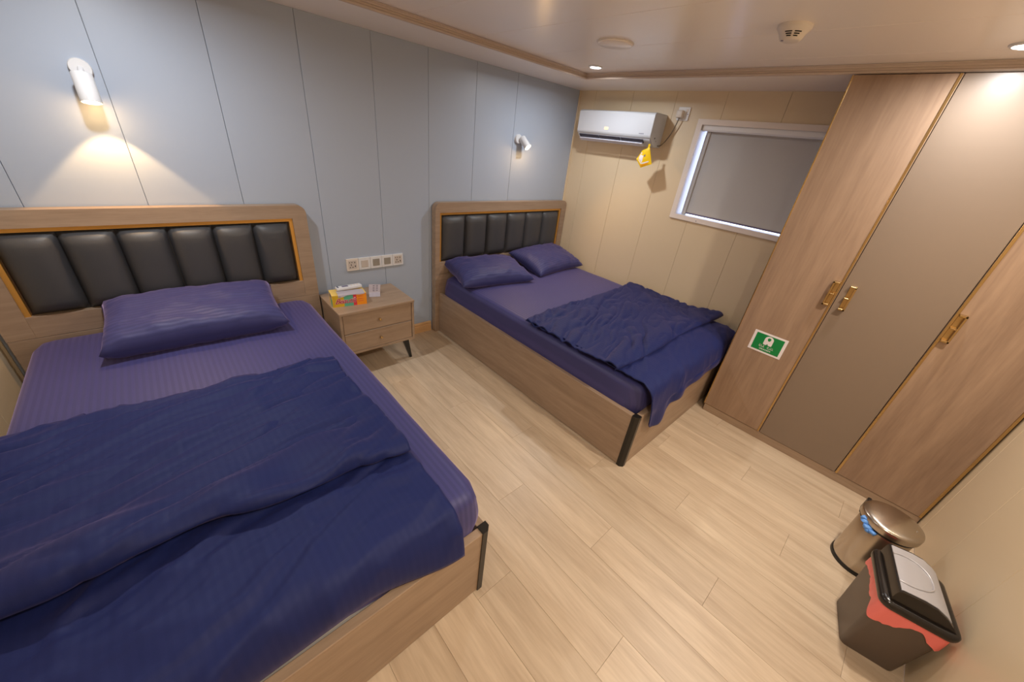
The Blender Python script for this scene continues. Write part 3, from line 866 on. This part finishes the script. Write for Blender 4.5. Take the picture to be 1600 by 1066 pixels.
def pillow(name, label, loc, W, D, Tk, rz, rx, seed, plump=.5, zmin=None, ry=0., pe=3.2, pull=1.):
    n = 40; bm = bmesh.new(); uvl = bm.loops.layers.uv.new('UVMap')
    mw = Matrix.Translation(loc) @ Matrix.Rotation(rz, 4, 'Z') @ Matrix.Rotation(ry, 4, 'Y') @ Matrix.Rotation(rx, 4, 'X')
    def pt(u, v, side):
        cu = 1-.075*pull*(1-v*v)*abs(u)**3; cv = 1-.085*pull*(1-u*u)*abs(v)**3
        x = W/2*u*cu; y = D/2*v*cv
        h = ((1-abs(u)**pe)*(1-abs(v)**(pe*.9)))**plump
        r_ = .009*fbm(u*2.4+seed, v*2.4, side*3., 3)*h + .011*(ridged(u*2.6+seed, v*2.2, side*2+seed, 3)-.8)*(.25+(1-h)*2.4)*h
        edge = .004*math.sin(u*19+seed)*(1-abs(v))*0
        z = side*(Tk/2*h*(1.0 if side > 0 else .8)) + r_
        p = mw @ Vector((x, y, z))
        if zmin is not None: p.z = max(p.z, zmin+.002*h)
        return p
    for side in (1, -1):
        R = [[bm.verts.new(pt(-1+2*j/n, -1+2*i/n, side)) for j in range(n+1)] for i in range(n+1)]
        for i in range(n):
            for j in range(n):
                f = bm.faces.new((R[i][j], R[i][j+1], R[i+1][j+1], R[i+1][j]) if side > 0 else (R[i][j], R[i+1][j], R[i+1][j+1], R[i][j+1]))
                ij = ((i, j), (i, j+1), (i+1, j+1), (i+1, j)) if side > 0 else ((i, j), (i+1, j), (i+1, j+1), (i, j+1))
                for lp, (a, b) in zip(f.loops, ij): lp[uvl].uv = (W*b/n, D*a/n)
    bmesh.ops.remove_doubles(bm, verts=bm.verts, dist=.0004)
    o = obj(name, bm, M['pillowcase'], None, 180)
    return tag(o, label, 'pillow', 'navy striped pillows on the beds')
pillow('pillow', 'plump navy pillow resting alone against the near left headboard', (-3.165, -.312, .640), .735, .45, .185, math.radians(-2), math.radians(8), 2.0,   .36, .560, pe=4.6, pull=.6)
pillow('pillow', 'navy pillow on the nightstand side of the far bed', (-1.195, -.300, .606), .70, .45, .19, math.radians(-10), math.radians(8), 8.0, .45, .546)
pillow('pillow', 'navy pillow in the corner half behind its twin on the far bed', (-.410, -.265, .612), .72, .45, .185, math.radians(5), math.radians(14), 14.0, .45, .546)

# ------------------------------------------------------------------ nightstand
nx0, nx1, ny0, ny1, nz0, nz1 = -2.506, -1.976, -.405, -.030, .203, .526
ns = thing('nightstand', 'taupe wood nightstand with two drawers and black splayed legs', 'nightstand', ((nx0+nx1)/2, (ny0+ny1)/2, 0))
obj('top_panel', box((nx0-.002, ny0-.006, nz1-.018), (nx1+.002, ny1, nz1), .002), M['bedwood_x'], ns)
obj('side_panel', box((nx0, ny0, nz0), (nx0+.018, ny1, nz1-.018), .001), M['bedwood_y'], ns)
obj('side_panel', box((nx1-.018, ny0, nz0), (nx1, ny1, nz1-.018), .001), M['bedwood_y'], ns)
obj('bottom_panel', box((nx0+.018, ny0, nz0), (nx1-.018, ny1, nz0+.016), .001), M['bedwood_x'], ns)
obj('back_panel', box((nx0+.018, ny1-.008, nz0+.016), (nx1-.018, ny1, nz1-.018)), M['joint'], ns)
zm = (nz0+.016+nz1-.018)/2
for a, b in ((zm+.002, nz1-.021), (nz0+.018, zm-.002)):
    d = obj('drawer', box((nx0+.021, ny0+.004, a), (nx1-.021, ny1-.03, b), .0015), M['bedwood_x'], ns)
    obj('drawer_lip', box((nx0+.021, ny0+.002, b-.004), (nx1-.021, ny0+.006, b-.001), .0008), M['bright_metal'], d) if a < zm-.05 else None
    xm, zk = -2.242, (a+b)/2
    obj('knob', lathe((xm, ny0+.005, zk), (0, -1, 0), [(0, .004), (.010, .004), (.011, .0085), (.013, .0095), (.022, .0095), (.024, .008)], 20), M['gold'], d, 40)
for x, y, sx_, sy_ in ((nx0+.06, ny0+.05, -1, -1), (nx1-.06, ny0+.05, 1, -1), (nx0+.06, ny1-.05, -1, 1), (nx1-.06, ny1-.05, 1, 1)):
    bm = bmesh.new()
    dx, dy = sx_*.055, sy_*.020 if sy_ > 0 else 0.02
    t0, t1 = .021, .009
    V = [bm.verts.new((x+a*t0, y+b*t0, nz0)) for a, b in ((-1,-1),(1,-1),(1,1),(-1,1))]+[bm.verts.new((x+dx+a*t1, y+dy+b*t1, 0)) for a, b in ((-1,-1),(1,-1),(1,1),(-1,1))]
    for f in ((0,1,2,3),(4,7,6,5),(0,4,5,1),(1,5,6,2),(2,6,7,3),(3,7,4,0)): bm.faces.new([V[i] for i in f])
    obj('leg', bm, M['black'], ns)

# tissue box with remote, note
tb_o = Vector((-2.499, -.290, nz1)); te = Vector((.213, -.031, 0)).normalized(); tf = Vector((-te.y, te.x, 0)); tz = Vector((0, 0, 1))
TW, TD, TH = .215, .115, .082
def tbm(a, b):
    """box in the tissue box's own axes (width, depth from the front, height)"""
    bm = box(a, b)
    bmesh.ops.transform(bm, matrix=basis(tb_o, te, tf, tz), verts=bm.verts)
    return bm
tb = thing('tissue_box', 'colourful tissue box on the nightstand', 'tissue box', tb_o+te*TW/2+tf*TD/2)
obj('carton', tbm((0, 0, 0), (TW, TD, TH)), M['pale_yellow'], tb)
for a, b, m in ((0, .33, 'mustard'), (.33, .60, 'teal'), (.60, .70, 'red'), (.70, 1, 'orange')):
    obj('front_print', tbm((a*TW, -.0006, 0.0002), (b*TW, .0002, TH-.0004)), M[m], tb)
obj('side_print', tbm((-.0006, .012, .002), (.0002, TD*.55, TH*.6)), M['teal'], tb)
obj('side_print', tbm((-.0006, TD*.3, TH*.62), (.0002, TD*.8, TH*.95)), M['screen'], tb)
def on_front(u, v, off=.0010): return tb_o+te*(u*TW)+tz*(v*TH)-tf*off
obj('lettering', text_bm('Beautis', .050, basis(on_front(.37, .47, .0009), te, (tz+te*.12).normalized(), -tf), bold=.0014, shear=.35, spacing=.9), M['pink_white'], tb)
obj('lettering', text_bm('Beautis', .050, basis(on_front(.37, .47, .0016), te, (tz+te*.12).normalized(), -tf), bold=.0004, shear=.35, spacing=.9), M['crimson'], tb)
for k_ in range(3):
    obj('print_line', tbm((.74*TW, -.0010, TH*(.72-.2*k_)), (.90*TW, -.0004, TH*(.75-.2*k_))), M['red'], tb)
    obj('print_icon', tbm((.635*TW, -.0010, TH*(.64-.18*k_)), (.665*TW, -.0004, TH*(.72-.18*k_))), M['paper'], tb)
# tissue flap drawn over the front edge
bm = bmesh.new(); G = []
for i in range(9):
    v = i/8; row = []
    for j in range(15):
        u = .17+.78*j/14
        w_ = .002*math.sin(u*14+v*3)
        if v < .7: p = tb_o+te*(u*TW)+tf*(TD*(.62-.62*v/.7)-.001)+tz*(TH+.003+abs(w_)+.004*math.sin(PI*v/.7))
        else: p = tb_o+te*(u*TW)-tf*(.003+abs(w_))+tz*(TH+.002-(v-.7)/.3*(.013-.010*(u-.17)/.78+.004*math.sin(u*9)))
        row.append(tuple(p))
    G.append(row)
add_grid(bm, G); bmesh.ops.solidify(bm, geom=list(bm.faces), thickness=.0008)
obj('tissue', bm, M['paper'], tb, 60)
# remote control lying across the back of the box top
rm = thing('remote_control', 'white slim remote control lying on the tissue box', 'remote control', tb_o+te*.125+tf*.085+tz*(TH+.004))
rdir = (te*.99+tf*.16).normalized(); rside = Vector((-rdir.y, rdir.x, 0))
R0 = tb_o+te*.045+tf*.052+tz*(TH+.0085)
def rbm(a, b, bev=0, seg=1):
    bm = box(a, b, bev, seg); bmesh.ops.transform(bm, matrix=basis(R0, rdir, rside, tz), verts=bm.verts); return bm
obj('casing', rbm((0, 0, 0), (.168, .044, .020), .005, 2), M['white'], rm, 40)
obj('screen', rbm((.040, .010, .0195), (.080, .034, .0208)), M['screen'], rm)
obj('power_button', rbm((.008, .008, .0195), (.016, .036, .0212)), M['navy_print'], rm)
for k_ in range(3):
    obj('button', rbm((.098+.02*k_, .012, .0195), (.110+.02*k_, .032, .0210), .0005), M['offwhite'], rm)
# folded note
nt_ = bmesh.new()
A_ = [Vector((-2.232, -.222, nz1+.001)), Vector((-2.158, -.247, nz1+.001)), Vector((-2.140, -.205, nz1+.017)), Vector((-2.214, -.182, nz1+.017)), Vector((-2.205, -.176, nz1+.078)), Vector((-2.130, -.200, nz1+.074))]
vs = [nt_.verts.new(p) for p in A_]
nt_.faces.new((vs[0], vs[1], vs[2], vs[3])); nt_.faces.new((vs[3], vs[2], vs[5], vs[4]))
bmesh.ops.solidify(nt_, geom=list(nt_.faces), thickness=.0006)
note = tag(obj('paper_note', nt_, M['paper']), 'small folded white note standing beside the tissue box', 'note')
e1 = (A_[2]-A_[3]); e2 = (A_[4]-A_[3]); nn = e1.cross(e2).normalized()
if nn.y > 0: nn = -nn
for r_ in range(4):
    for c_ in range(2):
        p = A_[3]+e1*(.34+.30*c_)+e2*(.18+.2*r_)+nn*.0012
        bm = bmesh.new(); q = [p, p+e1*.16, p+e1*.16+e2*.07, p+e2*.07]
        bm.faces.new([bm.verts.new(v) for v in q]); obj('print_mark', bm, M['ink'], note)

# ------------------------------------------------------------------ socket strip
ox0, ox1, oz0, oz1 = -2.290, -1.849, .659, .749
st = thing('socket_strip', 'row of five white sockets and switches above the nightstand', 'socket strip', ((ox0+ox1)/2, 0, oz0))
wm = (ox1-ox0)/5
for i in range(5):
    a, b = ox0+i*wm+.0008, ox0+(i+1)*wm-.0008
    md = obj('socket_module' if i in (0, 4) else 'switch_module', box((a, -.011, oz0), (b, 0, oz1), .002, 2), M['white'] if i else M['offwhite'], st)
    cx, cz = (a+b)/2, (oz0+oz1)/2
    if i in (0, 4):
        bm = bmesh.new()
        for hx, hz, ww, hh_ in ((-.020, .018, .006, .006), (-.004, .018, .006, .006), (.016, .016, .005, .010), (-.010, 0, .005, .012), (-.018, -.018, .007, .006), (0, -.018, .008, .006), (.018, -.012, .006, .012)):
            add_box(bm, (cx+hx-ww/2, -.0118, cz+hz-hh_/2), (cx+hx+ww/2, -.0108, cz+hz+hh_/2))
        obj('socket_holes', bm, M['hole'], md)
        obj('socket_face', box((cx-.031, -.0114, cz-.031), (cx+.031, -.0105, cz+.031)), M['switch_light'], md)
    else:
        obj('rocker', box((cx-.026, -.0145, cz-.026), (cx+.026, -.010, cz+.026), .002), M['switch_light'] if i == 1 else M['switch_grey'], md)

# ------------------------------------------------------------------ bins
BC = Vector((-1.088, -3.163, 0))
sb_ = thing('pedal_bin', 'round brushed steel pedal bin between the wardrobe and the black bin', 'bin', BC)
obj('base_ring', lathe(BC, (0, 0, 1), [(0, .102), (.014, .103), (.018, .101)], 40), M['black'], sb_, 40)
obj('bin_body', lathe(BC, (0, 0, 1), [(.016, .098), (.030, .099), (.275, .099), (.278, .097)], 48), M['steel'], sb_, 40)
obj('lid_ring', lathe(BC, (0, 0, 1), [(.272, .101), (.274, .104), (.286, .104), (.288, .100)], 48), M['black'], sb_, 40)
obj('lid', lathe(BC, (0, 0, 1), [(.285, .106), (.287, .109), (.312, .109), (.318, .106), (.324, .094), (.330, .070), (.334, .040), (.336, .004)], 48), M['steel'], sb_, 40)
hd = Vector((.55, .83, 0)).normalized()
obj('hinge', box(BC+hd*.106+Vector((-.025, -.006, .24)), BC+hd*.106+Vector((.025, .010, .315)), .004), M['black'], sb_)
obj('rivet', lathe(BC+Vector((-.005, -.075, .3275)), (0, 0, 1), [(0, .004), (.003, .003)], 10), M['bright_metal'], sb_)
pd = Vector((-.75, .66, 0)).normalized()
# liner ends poking out under the lid
bb = bmesh.new()
ctr = BC+Vector((-.80, .60, 0)).normalized()*.108
for i, (dx, dy, dz, r_) in enumerate(((0, 0, .272, .012), (.010, .016, .285, .010), (-.008, -.008, .262, .009), (.020, .024, .296, .009), (-.014, -.020, .268, .010))):
    bmesh.ops.create_icosphere(bb, subdivisions=2, radius=r_*1.25, matrix=Matrix.Translation(ctr+Vector((dx, dy, dz))) @ Matrix.Diagonal((1.0, 1.3, .8, 1)))
for v in bb.verts: v.co += Vector((noise.noise(v.co*60), noise.noise(v.co*60+Vector((9, 0, 0))), noise.noise(v.co*60+Vector((0, 9, 0)))))*.008
part_label(obj('bag_knot', bb, M['blue_bag'], sb_, 60), 'blue bag knot sticking out under the lid')

GC = Vector((-1.480, -3.236, 0)); ga = math.radians(11.5)
g1 = Vector((math.cos(ga), math.sin(ga), 0)); g2 = Vector((math.sin(ga), -math.cos(ga), 0))
GB = thing('swing_lid_bin', 'grey bin with black and silver swing lid and red liner by the beige wall', 'bin', GC)
def rrect(hx, hy, r, n=5):
    pts = []
    for cx, cy, a0 in ((hx-r, hy-r, 0), (-hx+r, hy-r, PI/2), (-hx+r, -hy+r, PI), (hx-r, -hy+r, 1.5*PI)):
        for i in range(n+1):
            a = a0+PI/2*i/n; pts.append((cx+r*math.cos(a), cy+r*math.sin(a)))
    return pts
def loft(rings, cap0=True, cap1=True):
    """rings: list of (hx, hy, r, z)"""
    bm = bmesh.new(); V = []
    for hx, hy, r, z in rings:
        V.append([bm.verts.new(GC+g1*a+g2*b+tz*z) for a, b in rrect(hx, hy, r)])
    n = len(V[0])
    for a, b in zip(V, V[1:]):
        for k_ in range(n): bm.faces.new((a[k_], a[(k_+1) % n], b[(k_+1) % n], b[k_]))
    if cap0: bm.faces.new(V[0][::-1])
    if cap1: bm.faces.new(V[-1])
    return bm
obj('bin_body', loft([(.100, .082, .020, 0), (.103, .085, .022, .006), (.122, .099, .026, .318)], True, True), M['bin_grey'], GB, 40)
# liner folded over the rim, ragged lower edge
bm = bmesh.new(); V = []
_raw = rrect(.1215, .0995, .027, 8)+[rrect(.1215, .0995, .027, 8)[0]]
_len = [0.]
for p, q in zip(_raw, _raw[1:]): _len.append(_len[-1]+math.hypot(q[0]-p[0], q[1]-p[1]))
prm = []
for k_ in range(140):
    d_ = _len[-1]*k_/140
    prm.append((float(np.interp(d_, _len, [p[0] for p in _raw])), float(np.interp(d_, _len, [p[1] for p in _raw]))))
for zi in range(9):
    q = zi/8; row = []
    for k_, (a, b) in enumerate(prm):
        th = math.atan2(b, a) % (2*PI); c_, s_ = math.cos(th), math.sin(th)
        low = .272-.050*math.exp(-((th-1.19*PI)/.30)**2)-.030*math.exp(-((th-.80*PI)/.30)**2)+.024*noise.noise(Vector((c_*3, s_*3, .7)))+.007*noise.noise(Vector((c_*11, s_*11, .2)))
        z = .326-(.326-low)*q
        pleat = .35+.65*noise.noise(Vector((c_*9, s_*9, q*1.2)))
        sc_ = 1.0-(.326-z)*.14+.030*q*(.6+pleat)+.008
        row.append(bm.verts.new(GC+g1*a*sc_+g2*b*sc_+tz*z))
    V.append(row)
for a, b in zip(V, V[1:]):
    for k_ in range(len(prm)): bm.faces.new((a[k_], a[(k_+1) % len(prm)], b[(k_+1) % len(prm)], b[k_]))
part_label(obj('bin_liner', bm, M['liner'], GB, 70), 'red plastic liner folded over the rim')
obj('lid_rim', loft([(.121, .099, .027, .314), (.130, .106, .032, .314), (.1325, .1085, .033, .322), (.1325, .1085, .033, .334), (.128, .104, .030, .341), (.120, .096, .026, .345)], True, True), M['bin_lid'], GB, 40)
# hood: profile in (depth b, height z), swept across the width
HP = [(-.088, .341), (-.087, .384), (-.084, .396), (-.078, .402), (-.02, .406), (.014, .402), (.046, .386), (.072, .364), (.090, .343)]
def hood(half, prof, zoff=0., floor_=.341, inset=0.):
    bm = bmesh.new()
    A = [bm.verts.new(GC-g1*half+g2*b+tz*(z+zoff)) for b, z in prof]
    Bv = [bm.verts.new(GC+g1*half+g2*b+tz*(z+zoff)) for b, z in prof]
    for i in range(len(prof)-1): bm.faces.new((A[i], Bv[i], Bv[i+1], A[i+1]))
    A0, A1 = bm.verts.new(GC-g1*half+g2*prof[0][0]+tz*floor_), bm.verts.new(GC-g1*half+g2*prof[-1][0]+tz*floor_)
    B0, B1 = bm.verts.new(GC+g1*half+g2*prof[0][0]+tz*floor_), bm.verts.new(GC+g1*half+g2*prof[-1][0]+tz*floor_)
    bm.faces.new([A0]+A+[A1]); bm.faces.new([B1]+Bv[::-1]+[B0]); bm.faces.new((A0, B0, Bv[0], A[0])); bm.faces.new((A[-1], Bv[-1], B1, A1)); bm.faces.new((A0, A1, B1, B0))
    return bm
obj('lid_hood', hood(.114, HP), M['bin_lid'], GB, 30)
FPf = [(-.080, .4025), (-.076, .4045), (-.02, .4088), (.014, .4048), (.046, .3888), (.064, .3745)]
fl_ = obj('swing_flap', hood(.106, FPf, 0, .3735), M['silver'], GB, 30)
# raised oval thumb press on the flap
pts = []
for i in range(33):
    a = -PI*.62+PI*1.24*i/32
    bb_ = -.064+.085*math.cos(a)*.9+.012; aa_ = .070*math.sin(a)
    zz_ = float(np.interp(bb_, [p[0] for p in FPf], [p[1] for p in FPf]))+.0010
    pts.append(GC+g1*aa_+g2*bb_+tz*zz_)
obj('finger_press', tube(pts, .0035, 8), M['silver'], fl_, 60)
